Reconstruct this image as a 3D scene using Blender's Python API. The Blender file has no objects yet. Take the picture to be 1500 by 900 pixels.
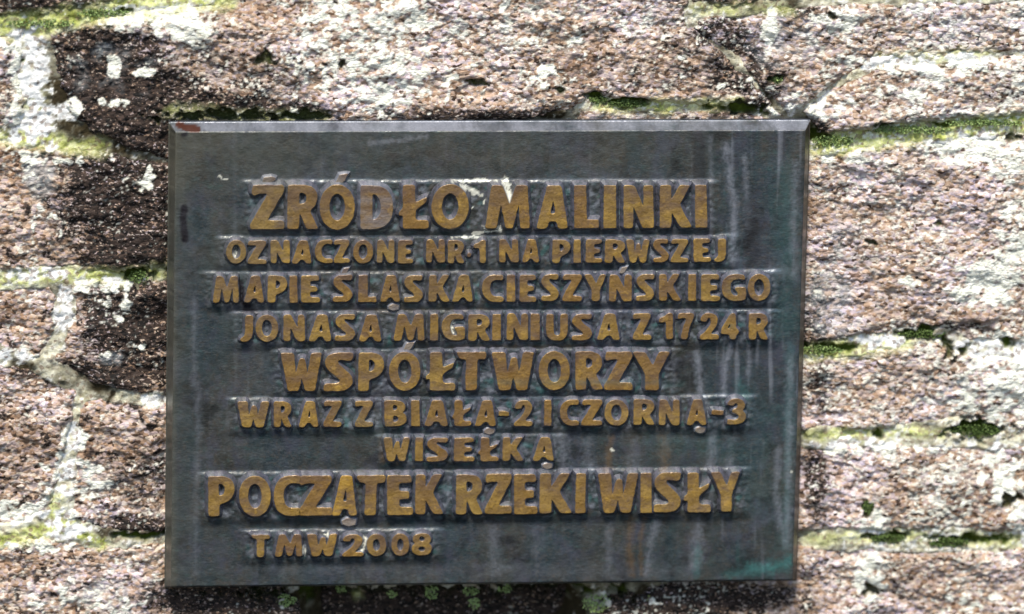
import bpy, math
import numpy as np
from mathutils import Matrix, Vector
from mathutils.geometry import tessellate_polygon

# ---------------------------------------------------------------- camera, sky, sun, exposure
scene = bpy.context.scene
C = scene.collection
PITCH, YAW, ROLL = math.radians(14.94628), math.radians(5.91066), math.radians(1.16793)
DIST, FL, OX, OZ = 5.84954, 9151.68, 0.0230179, 0.0459844
S = 0.000638                      # metres on the wall for one pixel of the 1500 px wide photograph


def basis():
    p, y, r = PITCH, YAW, ROLL
    f = np.array([math.sin(y)*math.cos(p), math.cos(y)*math.cos(p), -math.sin(p)])
    rt = np.array([math.cos(y), -math.sin(y), 0.0])
    up = np.cross(rt, f)
    return math.cos(r)*rt+math.sin(r)*up, -math.sin(r)*rt+math.cos(r)*up, f


RT, UP, FW = basis()
CAM = -FW*DIST+np.array([OX, 0, OZ])
cd = bpy.data.cameras.new('camera')
cam = bpy.data.objects.new('camera', cd)
C.objects.link(cam)
cam.matrix_world = Matrix(((RT[0], UP[0], -FW[0], CAM[0]), (RT[1], UP[1], -FW[1], CAM[1]),
                           (RT[2], UP[2], -FW[2], CAM[2]), (0, 0, 0, 1)))
cd.sensor_width = 36
cd.lens = FL*36/1500
cd.clip_start, cd.clip_end = 0.1, 200
cd.dof.use_dof = True
cd.dof.focus_distance = 5.815
cd.dof.aperture_fstop = 2.5
scene.camera = cam

SUN_EL, SUN_AZ = math.radians(60), math.radians(-16)     # azimuth off the wall's normal, minus = from the left
world = bpy.data.worlds.new('World')
scene.world = world
world.use_nodes = True
wn = world.node_tree.nodes
sky = wn.new('ShaderNodeTexSky')
sky.sky_type = 'NISHITA'
sky.sun_disc = False
sky.sun_elevation = SUN_EL
sky.sun_rotation = math.pi-SUN_AZ
world.node_tree.links.new(sky.outputs[0], wn['Background'].inputs[0])
wn['Background'].inputs[1].default_value = 0.105
sd = bpy.data.lights.new('sun', 'SUN')
sun = bpy.data.objects.new('sun', sd)
C.objects.link(sun)
sdir = Vector((math.sin(SUN_AZ)*math.cos(SUN_EL), -math.cos(SUN_AZ)*math.cos(SUN_EL), math.sin(SUN_EL)))
sun.rotation_euler = sdir.to_track_quat('Z', 'Y').to_euler()
sd.energy = 3.2
sd.angle = math.radians(14)
sd.color = (1.0, 0.945, 0.84)
scene.view_settings.view_transform = 'Standard'
scene.view_settings.look = 'None'
scene.view_settings.exposure = 1.0
scene.view_settings.gamma = 1

# ---------------------------------------------------------------- helpers


def at(px, py, Y):
    """point of the plane y = Y seen at photo position px, py -> world x, z"""
    px = np.asarray(px, float); py = np.asarray(py, float)
    a = (px-750)/FL; b = -(py-450)/FL
    dx = FW[0]+a*RT[0]+b*UP[0]; dy = FW[1]+a*RT[1]+b*UP[1]; dz = FW[2]+a*RT[2]+b*UP[2]
    t = (Y-CAM[1])/dy
    return CAM[0]+t*dx, CAM[2]+t*dz


def h2(ix, iy, seed):
    n = (ix.astype(np.int64)*374761393+iy.astype(np.int64)*668265263+seed*1274126177) & 0xffffffff
    n = ((n ^ (n >> 13))*1274126177) & 0xffffffff
    n = ((n ^ (n >> 15))*2246822519) & 0xffffffff
    return ((n ^ (n >> 16)) & 0xffffff)/16777215.0


def vn(x, y, seed=0):
    """gradient noise, about -1..1"""
    xi = np.floor(x); yi = np.floor(y); fx = x-xi; fy = y-yi
    u = fx*fx*fx*(fx*(fx*6-15)+10); v = fy*fy*fy*(fy*(fy*6-15)+10)

    def g(dx, dy):
        a = h2(xi+dx, yi+dy, seed)*2*math.pi
        return np.cos(a)*(fx-dx)+np.sin(a)*(fy-dy)
    n0 = g(0, 0)*(1-u)+g(1, 0)*u
    n1 = g(0, 1)*(1-u)+g(1, 1)*u
    return (n0*(1-v)+n1*v)*1.5


def fbm(x, y, sc, oct=4, seed=0, gain=0.5):
    r = 0; a = 1; t = 0
    for o in range(oct):
        r = r+a*vn(x/sc+17.3*o, y/sc-9.1*o, seed+o); t += a; a *= gain; sc /= 2.03
    return r/t


def cells(x, y, sc, seed=0):
    """worley: distance to nearest point, random of nearest"""
    xs = x/sc; ys = y/sc
    xi = np.floor(xs); yi = np.floor(ys)
    best = np.full(xs.shape, 9.0); rid = np.zeros(xs.shape)
    for dx in (-1, 0, 1):
        for dy in (-1, 0, 1):
            cx = xi+dx; cy = yi+dy
            qx = cx+h2(cx, cy, seed); qy = cy+h2(cx, cy, seed+7)
            d = np.hypot(qx-xs, qy-ys)
            m = d < best
            best = np.where(m, d, best); rid = np.where(m, h2(cx, cy, seed+13), rid)
    return best, rid


def sst(a, b, x):
    t = np.clip((x-a)/(b-a), 0, 1)
    return t*t*(3-2*t)


def line_dist(x, y, pts):
    d = np.full(np.shape(x), 1e9)
    for (ax, ay), (bx, by) in zip(pts[:-1], pts[1:]):
        vx, vy = bx-ax, by-ay
        t = np.clip(((x-ax)*vx+(y-ay)*vy)/(vx*vx+vy*vy+1e-9), 0, 1)
        d = np.minimum(d, np.hypot(x-ax-t*vx, y-ay-t*vy))
    return d


def inside_dist(x, y, poly):
    """signed distance to polygon, positive inside"""
    ins = np.zeros(np.shape(x), bool)
    n = len(poly)
    for i in range(n):
        ax, ay = poly[i]; bx, by = poly[(i+1) % n]
        c = ((ay > y) != (by > y)) & (x < (bx-ax)*(y-ay)/((by-ay) if by != ay else 1e-9)+ax)
        ins ^= c
    d = line_dist(x, y, list(poly)+[poly[0]])
    return np.where(ins, d, -d)


def blobs(x, y, lst, soft=0.55):
    r = np.zeros(np.shape(x))
    for b in lst:
        cx, cy, rx, ry = b[:4]; k = b[4] if len(b) > 4 else 1.0
        d = np.hypot((x-cx)/rx, (y-cy)/ry)
        r = np.maximum(r, k*(1-sst(1-soft, 1+soft, d)))
    return r


def mesh_obj(name, verts, faces, mats, parent=None, attrs=None, mat_idx=None, smooth=True):
    me = bpy.data.meshes.new(name)
    if isinstance(faces, np.ndarray):
        nf, k = faces.shape
        me.vertices.add(len(verts)); me.vertices.foreach_set('co', np.asarray(verts, np.float32).ravel())
        me.loops.add(nf*k); me.loops.foreach_set('vertex_index', faces.astype(np.int32).ravel())
        me.polygons.add(nf)
        me.polygons.foreach_set('loop_start', np.arange(0, nf*k, k, dtype=np.int32))
        me.polygons.foreach_set('loop_total', np.full(nf, k, np.int32))
        me.update(calc_edges=True)
    else:
        me.from_pydata([tuple(v) for v in verts], [], faces)
    for m in mats:
        me.materials.append(m)
    if mat_idx is not None:
        me.polygons.foreach_set('material_index', np.asarray(mat_idx, np.int32))
    me.polygons.foreach_set('use_smooth', np.full(len(me.polygons), smooth))
    if attrs:
        for k, a in attrs.items():
            at_ = me.attributes.new(k, 'FLOAT', 'POINT')
            at_.data.foreach_set('value', np.asarray(a, np.float32).ravel())
    me.validate(); me.update()
    o = bpy.data.objects.new(name, me)
    C.objects.link(o)
    if parent:
        o.parent = parent
    return o


def empty(name, label, cat, loc=(0, 0, 0)):
    o = bpy.data.objects.new(name, None)
    C.objects.link(o); o.location = loc
    o['label'] = label; o['category'] = cat
    return o


# ---------------------------------------------------------------- materials
class NB:
    def __init__(s, name):
        s.m = bpy.data.materials.new(name); s.m.use_nodes = True
        s.n = s.m.node_tree.nodes; s.l = s.m.node_tree.links
        s.b = s.n['Principled BSDF']; s.tc = s.n.new('ShaderNodeTexCoord')

    def link(s, a, b): s.l.new(a, b)

    def coords(s, scale=(1, 1, 1), rot=(0, 0, 0)):
        mp = s.n.new('ShaderNodeMapping'); mp.inputs['Scale'].default_value = scale; mp.inputs['Rotation'].default_value = rot
        s.link(s.tc.outputs['Object'], mp.inputs[0]); return mp.outputs[0]

    def noise(s, scale, detail=3, rough=.6, co=None):
        t = s.n.new('ShaderNodeTexNoise'); t.inputs['Scale'].default_value = scale
        t.inputs['Detail'].default_value = detail; t.inputs['Roughness'].default_value = rough
        s.link(co or s.tc.outputs['Object'], t.inputs['Vector']); return t.outputs['Fac']

    def vor(s, scale, co=None, feature='F1'):
        t = s.n.new('ShaderNodeTexVoronoi'); t.feature = feature; t.inputs['Scale'].default_value = scale
        s.link(co or s.tc.outputs['Object'], t.inputs['Vector']); return t

    def ramp(s, fac, stops, interp='LINEAR'):
        r = s.n.new('ShaderNodeValToRGB'); e = r.color_ramp.elements; r.color_ramp.interpolation = interp
        while len(e) < len(stops): e.new(0.5)
        for k, (p, c) in enumerate(stops):
            e[k].position = p; e[k].color = (*c, 1) if len(c) == 3 else c
        s.link(fac, r.inputs[0]); return r.outputs[0]

    def mix(s, fac, a, b, mode='MIX'):
        m = s.n.new('ShaderNodeMix'); m.data_type = 'RGBA'; m.blend_type = mode
        for v, i in ((fac, 0), (a, 6), (b, 7)):
            if isinstance(v, (int, float)): m.inputs[i].default_value = v
            elif isinstance(v, tuple): m.inputs[i].default_value = (*v, 1)
            else: s.link(v, m.inputs[i])
        return m.outputs[2]

    def attr(s, name):
        a = s.n.new('ShaderNodeAttribute'); a.attribute_name = name; return a.outputs['Fac']

    def math(s, op, a, b=0.0, clamp=False):
        m = s.n.new('ShaderNodeMath'); m.operation = op; m.use_clamp = clamp
        for v, i in ((a, 0), (b, 1)):
            if isinstance(v, (int, float)): m.inputs[i].default_value = v
            else: s.link(v, m.inputs[i])
        return m.outputs[0]

    def bump(s, h, strength, dist, prev=None):
        b = s.n.new('ShaderNodeBump'); b.inputs['Strength'].default_value = strength; b.inputs['Distance'].default_value = dist
        s.link(h, b.inputs['Height'])
        if prev is not None: s.link(prev, b.inputs['Normal'])
        return b.outputs[0]


G3 = (0.5, 0.5, 0.5)


def stone_material():
    m = NB('weathered_granite')
    co = m.coords((0.62, 1, 1), (0, math.radians(-9), 0))
    v = m.vor(385, co)
    sep = m.n.new('ShaderNodeSeparateColor'); m.link(v.outputs['Color'], sep.inputs[0])
    cryst = m.ramp(sep.outputs[0], [(0, (.030, .020, .016)), (.07, (.17, .115, .080)), (.20, (.36, .265, .19)), (.42, (.50, .40, .31)),
                                    (.62, (.42, .38, .42)), (.80, (.55, .49, .45)), (.94, (.68, .65, .58))])
    tone = m.noise(17, 5, .62, m.coords((.6, 1, 1)))
    tcol = m.ramp(tone, [(.30, (.42, .34, .30)), (.42, (.84, .74, .68)), (.52, (1.0, .95, .95)), (.60, (1.10, 1.05, 1.20)), (.72, (1.35, 1.35, 1.38))])
    base = m.mix(1.0, cryst, tcol, 'MULTIPLY')
    # per stone warmth
    base = m.mix(m.attr('warm'), base, m.mix(1.0, base, (1.0, .90, .78), 'MULTIPLY'))
    # dark lichen crust between the crystals, and shade painted around the plaque
    n1 = m.noise(420, 2, .6, co)
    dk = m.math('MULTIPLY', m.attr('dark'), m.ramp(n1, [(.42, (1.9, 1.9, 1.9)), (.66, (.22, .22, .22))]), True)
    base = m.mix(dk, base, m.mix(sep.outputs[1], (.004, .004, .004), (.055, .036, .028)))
    # blue grey lichen film, white lichen, green algae
    base = m.mix(m.math('MULTIPLY', m.attr('grey'), .5), base, m.mix(n1, (.16, .20, .21), (.60, .62, .64)))
    wl = m.math('MULTIPLY', m.attr('white'), m.ramp(m.noise(300, 3, .7, co), [(.30, (.25, .25, .25)), (.46, (1, 1, 1))]))
    base = m.mix(wl, base, m.mix(sep.outputs[2], (.66, .66, .55), (.86, .86, .78)))
    gm = m.ramp(m.noise(150, 4, .65), [(.33, (.20, .23, .05)), (.48, (.50, .52, .20)), (.66, (.74, .75, .48))])
    base = m.mix(m.math('MULTIPLY', m.attr('algae'), .92), base, gm)
    base = m.mix(m.attr('moss'), base, m.mix(n1, (.006, .008, .003), (.05, .075, .010)))  # moss green; the near-black also paints shade into the pits
    m.link(base, m.b.inputs['Base Color'])
    m.b.inputs['Roughness'].default_value = .85
    m.b.inputs['Specular IOR Level'].default_value = .25
    hgt = m.math('ADD', m.math('MULTIPLY', v.outputs['Distance'], -.6), m.noise(700, 3, .7, co))
    nb = m.bump(hgt, .85, .0022)
    m.link(nb, m.b.inputs['Normal'])
    return m.m


def mortar_material():
    m = NB('lime_mortar')
    n = m.noise(120, 5, .7)
    base = m.ramp(n, [(.3, (.28, .24, .17)), (.5, (.56, .52, .42)), (.7, (.76, .75, .66))])
    gm = m.ramp(m.noise(90, 4, .65), [(.33, (.20, .23, .04)), (.48, (.50, .53, .17)), (.66, (.74, .75, .45))])
    base = m.mix(m.attr('algae'), base, gm)
    base = m.mix(m.attr('white'), base, (.80, .80, .78))
    v = m.vor(300)
    sp = m.n.new('ShaderNodeSeparateColor'); m.link(v.outputs['Color'], sp.inputs[0])
    base = m.mix(m.ramp(sp.outputs[0], [(.0, (.75, .75, .75)), (.35, (.0, .0, .0))]), base, (.22, .15, .11))
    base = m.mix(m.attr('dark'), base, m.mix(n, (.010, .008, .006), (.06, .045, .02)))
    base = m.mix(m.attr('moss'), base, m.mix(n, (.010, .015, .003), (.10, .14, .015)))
    m.link(base, m.b.inputs['Base Color'])
    m.b.inputs['Roughness'].default_value = .95
    m.b.inputs['Specular IOR Level'].default_value = .15
    m.link(m.bump(m.noise(420, 4, .7), .9, .002), m.b.inputs['Normal'])
    return m.m


def stains(m, base):
    base = m.mix(m.attr('rust'), base, (.12, .07, .028))
    base = m.mix(m.attr('pale'), base, m.mix(m.noise(500, 3), (.11, .12, .14), (.30, .31, .36)))  # also carries the sky light painted on the top bevel
    base = m.mix(m.attr('teal'), base, m.mix(m.noise(300, 3), (.02, .075, .085), (.06, .21, .19)))
    base = m.mix(m.attr('olive'), base, (.085, .082, .062))
    base = m.mix(m.attr('soot'), base, (.008, .006, .010))
    base = m.mix(m.attr('red'), base, (.065, .02, .013))
    base = m.mix(m.attr('drop'), base, (.78, .76, .64))
    return base


def patina_material(side=False):
    m = NB('letter_edge_patina_sky_tint' if side else 'dark_bronze_patina')
    co = m.coords((1, 1, .35))
    big = m.noise(13, 5, .65, co)
    base = m.ramp(big, [(.30, (.022, .024, .018)), (.44, (.040, .041, .038)), (.54, (.018, .029, .036)), (.64, (.034, .042, .056)), (.74, (.028, .026, .032))])
    cw = m.coords((.45, 1, 1))
    sp = m.noise(520, 3, .7, cw)
    base = m.mix(m.ramp(sp, [(.48, (0, 0, 0)), (.72, (.55, .55, .55))]), base, (.095, .105, .11))
    base = m.mix(m.ramp(m.noise(260, 4, .7), [(.5, (0, 0, 0)), (.68, (.5, .5, .5))]), base, (.07, .05, .035))
    base = m.mix(m.ramp(m.noise(200, 4, .7, cw), [(.55, (0, 0, 0)), (.75, (.5, .5, .5))]), base, (.04, .09, .085))
    base = m.mix(m.ramp(m.noise(42, 5, .65, m.coords((1, 1, .55))), [(.46, (0, 0, 0)), (.66, (.5, .5, .5))]), base, (.020, .040, .046))
    base = m.mix(m.ramp(m.noise(55, 5, .65, m.coords((.8, 1, .6), (0, .3, 0))), [(.50, (0, 0, 0)), (.66, (.6, .6, .6))]), base, (.050, .051, .076))
    base = m.mix(m.ramp(m.noise(34, 5, .65), [(.54, (0, 0, 0)), (.66, (.75, .75, .75))]), base, (.010, .011, .012))
    if side:
        base = m.mix(m.ramp(m.noise(240, 4, .7), [(.40, (.1, .1, .1)), (.60, (1, 1, 1))]), base, m.mix(big, (.022, .020, .020), (.125, .12, .165)))  # lavender sky light painted into the patina of the letter sides
    base = stains(m, base)
    m.link(base, m.b.inputs['Base Color'])
    m.b.inputs['Metallic'].default_value = 0.1 if side else .35
    m.b.inputs['Specular IOR Level'].default_value = .8
    m.link(m.ramp(m.noise(60, 4, .6), [(.3, (.28, .28, .28)), (.7, (.55, .55, .55))]), m.b.inputs['Roughness'])
    nb = m.bump(m.noise(650, 3, .6, cw), .35, .0006)
    nb = m.bump(m.noise(150, 3, .6), .35, .0012, nb)
    m.link(nb, m.b.inputs['Normal'])
    return m.m


def ochre_material(name='worn_ochre_bronze', a=(.185, .112, .026), b=(.33, .210, .048)):
    m = NB(name)
    n = m.noise(45, 4, .6)
    oi = m.n.new('ShaderNodeObjectInfo')
    base = m.ramp(n, [(.3, a), (.7, b)])
    base = m.mix(m.math('MULTIPLY', oi.outputs['Random'], .7), base, (.17, .085, .022))
    base = m.mix(m.ramp(m.noise(420, 3, .7), [(.48, (0, 0, 0)), (.75, (.6, .6, .6))]), base, (.075, .045, .02))
    base = m.mix(m.ramp(m.noise(70, 4, .65, m.coords((.5, 1, 1.2))), [(.50, (0, 0, 0)), (.68, (.7, .7, .7))]), base, (.105, .068, .055))
    base = m.mix(m.ramp(m.noise(110, 4, .65), [(.56, (0, 0, 0)), (.70, (.6, .6, .6))]), base, (.42, .25, .045))
    base = stains(m, base)
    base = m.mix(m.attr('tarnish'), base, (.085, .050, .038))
    m.link(base, m.b.inputs['Base Color'])
    m.b.inputs['Metallic'].default_value = .25
    m.link(m.ramp(m.noise(130, 4, .6), [(.35, (.32, .32, .32)), (.65, (.62, .62, .62))]), m.b.inputs['Roughness'])
    nb = m.bump(m.noise(500, 3, .6, m.coords((.4, 1, 1))), .4, .0006)
    nb = m.bump(m.noise(110, 3, .6), .5, .0022, nb)
    m.link(nb, m.b.inputs['Normal'])
    return m.m


M_STONE, M_MORTAR, M_PAT, M_OCH = stone_material(), mortar_material(), patina_material(), ochre_material()
M_SIDE = patina_material(True)
M_YEL = ochre_material('bright_ochre_bronze', (.32, .185, .022), (.42, .25, .035))

# ---------------------------------------------------------------- wall
STONES = [
    # polygon, outward offset, warm, is_coarse
    ([(-160, -120), (212, -120), (212, -8), (150, 8), (60, 22), (0, 28), (-160, 30)], 2, .5, 0),
    ([(72, 48), (140, 30), (230, 14), (310, 2), (330, -50), (1000, -60), (1012, 40), (1092, 110), (1146, 172), (1080, 158), (960, 148),
      (860, 140), (835, 168), (600, 186), (330, 186), (250, 236), (150, 203), (104, 170), (82, 100)], 2, .35, 0),
    ([(336, -120), (1190, -120), (1190, -8), (1100, 14), (1015, 8), (905, -68), (330, -66)], 0, .5, 0),
    ([(1030, 24), (1180, 10), (1660, -10), (1660, 66), (1450, 81), (1280, 90), (1236, 116), (1158, 168), (1095, 106), (1016, 44)], 0, .1, 0),
    ([(1238, 120), (1290, 95), (1450, 88), (1660, 74), (1660, 152), (1500, 168), (1330, 180), (1205, 196), (1178, 165)], 3, .05, 0),
    ([(850, 164), (960, 158), (1080, 167), (1140, 177), (1180, 182), (1180, 216), (840, 216)], -2, .2, 0),
    ([(1205, -120), (1660, -120), (1660, -22), (1205, -4)], 0, .1, 1),
    ([(-160, 46), (6, 48), (30, 70), (36, 150), (26, 184), (-160, 186)], 2, .5, 0),
    ([(-160, 204), (0, 206), (70, 217), (150, 226), (240, 242), (330, 250), (330, 394), (235, 397), (190, 402), (100, 396), (30, 398), (-160, 400)], 3, .5, 0),
    ([(-160, 420), (0, 420), (76, 416), (86, 440), (80, 500), (60, 526), (0, 512), (-160, 512)], 0, .4, 0),
    ([(106, 414), (182, 412), (200, 424), (222, 410), (330, 410), (330, 584), (240, 580), (190, 575), (130, 560), (74, 532), (95, 500), (106, 450)], 1, .6, 0),
    ([(-160, 530), (0, 530), (60, 544), (112, 572), (98, 640), (86, 700), (70, 750), (30, 772), (-160, 784)], 0, .45, 0),
    ([(122, 580), (190, 588), (240, 594), (330, 600), (330, 780), (235, 784), (150, 782), (102, 762), (104, 700), (112, 640)], 0, .5, 0),
    ([(-160, 800), (0, 800), (72, 788), (160, 800), (240, 798), (330, 800), (400, 838), (440, 900), (440, 1020), (-160, 1020)], 1, .5, 0),
    ([(462, 850), (640, 838), (850, 850), (846, 1020), (462, 1020)], -70, .5, 0),
    ([(880, 870), (960, 862), (1150, 800), (1280, 802), (1400, 806), (1660, 800), (1660, 1020), (872, 1020)], -3, .35, 0),
    ([(1100, 650), (1185, 654), (1290, 650), (1400, 650), (1500, 654), (1660, 650), (1660, 785), (1500, 779), (1400, 781), (1270, 776), (1180, 782), (1100, 785)], 0, .3, 0),
    ([(1100, 526), (1185, 528), (1290, 510), (1370, 504), (1420, 520), (1500, 525), (1660, 520), (1660, 630), (1460, 628), (1400, 622), (1290, 629), (1185, 633), (1100, 635)], 0, .25, 0),
    ([(1100, 216), (1200, 224), (1330, 210), (1500, 192), (1660, 180), (1660, 500), (1500, 504), (1420, 498), (1380, 484), (1290, 488), (1185, 508), (1100, 512)], 0, .25, 0),
    ([(350, 205), (1080, 205), (1080, 500), (350, 505)], 0, .4, 1),
    ([(350, 520), (1080, 515), (1080, 790), (880, 848), (450, 836), (350, 786)], -4, .4, 1),
]
WHITE = [(45, 110, 30, 72), (50, 178, 42, 38), (100, 160, 22, 22), (28, 62, 40, 22), (190, 28, 46, 20, .9), (245, 24, 60, 18), (270, 44, 44, 20),
         (166, 96, 9, 20), (205, 104, 22, 9), (160, 150, 26, 8), (480, 70, 70, 80, .62), (540, 20, 130, 44, .75), (570, 112, 100, 60, .72),
         (440, 150, 50, 28, .4), (650, 40, 130, 50, .5), (800, 36, 220, 40, .42), (800, 112, 14, 18), (860, 60, 200, 70, .3), (700, 100, 160, 60, .32), (1128, 50, 16, 40), (1225, 28, 50, 18, .8),
         (1310, 92, 90, 16, .9), (1400, 96, 84, 20, .85), (1345, 122, 96, 26, .6), (1200, 152, 60, 22, .75), (1125, 165, 18, 10), (1090, 130, 60, 30, .4), (1240, 228, 60, 14, .7),
         (1430, 216, 90, 24, .95), (1485, 236, 46, 32, .9), (1450, 402, 56, 30), (1440, 430, 66, 22, .9), (1485, 350, 34, 60, .7), (1330, 412, 16, 9),
         (1290, 501, 44, 11), (1455, 515, 60, 32, .85), (1480, 570, 60, 60, .85), (1410, 590, 70, 34, .6), (1250, 652, 70, 14, .8), (1340, 662, 100, 12, .6),
         (1462, 690, 30, 54, .9), (1275, 764, 34, 26, .8), (1275, 850, 26, 44, .9), (1420, 884, 90, 16, .55), (1490, 745, 24, 66, .75), (1400, 740, 60, 30, .35),
         (60, 402, 50, 12, .9), (95, 455, 18, 34), (150, 418, 54, 14, .9), (175, 440, 26, 16, .7), (64, 300, 26, 70, .45), (70, 228, 60, 14, .7),
         (14, 522, 44, 14, .9), (110, 640, 22, 24, .9), (112, 700, 60, 46, .72), (26, 748, 54, 20, .85), (94, 772, 40, 26, .9), (60, 800, 60, 10, .8), (130, 840, 90, 30, .3),
         (70, 872, 60, 20, .6), (170, 885, 60, 14, .6), (228, 585, 24, 13, .85), (213, 262, 14, 22, .8), (208, 510, 7, 7), (178, 470, 8, 6), (155, 520, 14, 10, .6), (230, 760, 10, 8, .7),
         (435, 866, 8, 7), (418, 884, 9, 10), (502, 862, 9, 6, .8), (875, 880, 22, 22, .8), (960, 884, 14, 14, .6), (632, 866, 8, 8, .6), (690, 870, 9, 6, .8), (1225, 330, 10, 14, .5), (1195, 240, 12, 60, .5), (1200, 600, 40, 30, .3)]
GREY = [(1215, 440, 50, 70, .55), (1230, 340, 26, 60, .5), (1180, 160, 40, 20, .7), (1340, 122, 90, 30, .5), (165, 72, 46, 20, .5), (150, 110, 110, 60, .35), (45, 90, 40, 40, .4),
        (60, 260, 24, 50, .7), (150, 470, 60, 40, .3), (165, 525, 20, 12, .7), (165, 575, 26, 12, .8), (120, 700, 80, 60, .4), (140, 870, 90, 40, .5), (560, 90, 120, 60, .3),
        (720, 30, 240, 40, .35), (1150, 60, 70, 50, .5), (1400, 30, 200, 50, .45), (1400, 560, 200, 60, .35), (1300, 700, 220, 90, .2), (1320, 840, 200, 50, .25), (1300, 240, 150, 30, .4), (940, 20, 40, 30, .4)]
DARK = [(150, 84, 90, 46, .95), (165, 130, 100, 50, 1.25), (175, 190, 90, 46, 1.2), (300, 158, 110, 26, 1), (440, 166, 50, 18, .95), (350, 110, 120, 50, .35), (180, 290, 100, 90, .95), (200, 370, 80, 44, 1.1), (110, 350, 40, 40, .4),  # bands above the plaque paint the shade under the stone
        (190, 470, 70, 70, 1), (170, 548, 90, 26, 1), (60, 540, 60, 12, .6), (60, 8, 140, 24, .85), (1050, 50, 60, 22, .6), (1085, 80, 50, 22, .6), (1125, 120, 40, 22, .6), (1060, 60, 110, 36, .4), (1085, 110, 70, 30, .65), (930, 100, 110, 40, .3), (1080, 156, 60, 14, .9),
        (200, 690, 60, 66, .4), (200, 772, 60, 18, .8), (20, 100, 24, 60, .35), (340, 880, 130, 26, 1.15), (650, 890, 260, 60, 1.3), (1000, 880, 170, 26, 1.1), (1196, 700, 16, 90, .6), (1200, 560, 14, 70, .4),  # blobs below and right of the plaque paint its shadow
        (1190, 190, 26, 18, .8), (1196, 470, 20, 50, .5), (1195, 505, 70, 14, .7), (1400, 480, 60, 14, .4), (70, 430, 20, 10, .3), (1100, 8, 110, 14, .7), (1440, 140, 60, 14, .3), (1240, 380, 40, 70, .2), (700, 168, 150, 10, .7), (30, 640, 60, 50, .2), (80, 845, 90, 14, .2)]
HOLES = [(390, 84, 12, 10, 10), (876, 143, 16, 7, 16), (922, 151, 32, 7, 18), (820, 128, 8, 8, 8), (695, 122, 14, 6, 8), (1348, 488, 34, 8, 20), (1392, 514, 9, 12, 16), (1414, 512, 8, 8, 12), (1430, 631, 40, 11, 26), (1284, 638, 7, 6, 16),
         (1302, 789, 26, 7, 18), (1390, 795, 28, 8, 20), (1478, 732, 14, 9, 12), (202, 404, 16, 12, 22), (108, 792, 0.1, .1, 0), (320, 170, 80, 9, 18), (445, 170, 30, 8, 14), (190, 18, 14, 5, 14), (1195, 202, 18, 12, 18), (1295, 184, 14, 5, 14), (1380, 180, 14, 4, 12),
         (1272, 745, 7, 12, 10), (1280, 868, 14, 7, 10), (210, 785, 50, 6, 14), (1085, 158, 34, 8, 16), (1137, 116, 8, 7, 12), (1210, 512, 40, 6, 14), (1440, 790, 40, 6, 10), (640, 870, 220, 16, 26), (30, 92, 5, 5, 4), (500, 92, 5, 6, 10), (1218, 20, 7, 5, 8), (1485, 200, 10, 5, 8), (1475, 500, 10, 8, 10), (1380, 330, 6, 4, 6), (1280, 356, 6, 4, 8)]
ALGAE = [([(-60, 44), (60, 32), (150, 18), (240, 2), (330, -4)], 13, 1), ([(1188, 214), (1330, 196), (1500, 178), (1700, 160)], 13, 1), ([(-60, 412), (100, 404), (180, 402), (240, 398)], 10, .7),
         ([(-60, 196), (60, 206), (150, 216)], 11, .7), ([(-60, 800), (60, 782), (90, 770), (150, 794)], 9, .9), ([(84, 730), (80, 770)], 9, .7), ([(1185, 518), (1240, 508)], 9, .9), ([(1185, 638), (1290, 634), (1380, 634)], 7, .6),
         ([(1185, 790), (1300, 786), (1500, 792)], 9, .45), ([(960, 152), (1080, 152)], 8, .7), ([(1020, 15), (1160, 12)], 8, .5), ([(45, 130), (60, 200)], 14, .35), ([(1290, 86), (1450, 78)], 9, .35),
         ([(520, 860), (530, 890)], 8, .8), ([(1240, 520), (1330, 502)], 10, .5), ([(250, 165), (470, 175)], 10, .4), ([(880, 155), (980, 160)], 9, .7)]


def wall_masks(x, y):
    wx = x+9*fbm(x, y, 40, 3, 91); wy = y+7*fbm(x, y, 40, 3, 92)
    f1 = fbm(x*.8, y, 11, 3, 5); f2 = fbm(x, y, 26, 4, 6); fb = fbm(x, y, 120, 3, 8)
    sp, _ = cells(x*.8+3*f1, y, 9, 77)
    w = blobs(wx, wy, WHITE)
    white = sst(.46, .60, w*.70+f1*.62+f2*.38+.05)
    fl = fbm(x*.75, y, 6, 3, 78)-.24*blobs(wx, wy, DARK, .6)
    white = np.maximum(white, sst(.12, .42, fl+.5*f2+.6*fb-.1+.12*sst(1150, 1450, x)+.08*sst(180, 60, y))*.75)         # scattered pale flecks
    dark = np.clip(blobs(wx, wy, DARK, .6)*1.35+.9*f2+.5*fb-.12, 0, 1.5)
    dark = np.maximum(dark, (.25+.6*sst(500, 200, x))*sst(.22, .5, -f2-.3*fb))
    white = white*(1-.8*blobs(x, y, [(650, 885, 230, 30)], .25))  # fewer pale flecks below the plaque, deepening its painted shadow
    grey = sst(.3, .75, blobs(wx, wy, GREY, .7)+.35*f2)
    al = np.zeros(np.shape(x))
    for pts, wd, k in ALGAE:
        al = np.maximum(al, k*sst(1.9, .2, line_dist(wx, wy, pts)/wd+.8*f2+.3*f1))
    ho = np.zeros(np.shape(x)); dep = np.zeros(np.shape(x))
    for cx, cy, rx, ry, dd in HOLES:
        if dd == 0: continue
        d = np.hypot((wx-cx)/rx/1.15, (wy-cy)/ry/1.15)+1.1*f1+.9*f2
        k = 1-sst(.5, 1.15, d)
        ho = np.maximum(ho, k); dep = np.maximum(dep, k*dd)
    return white, dark, grey, np.clip(al, 0, 1), ho, dep


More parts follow.
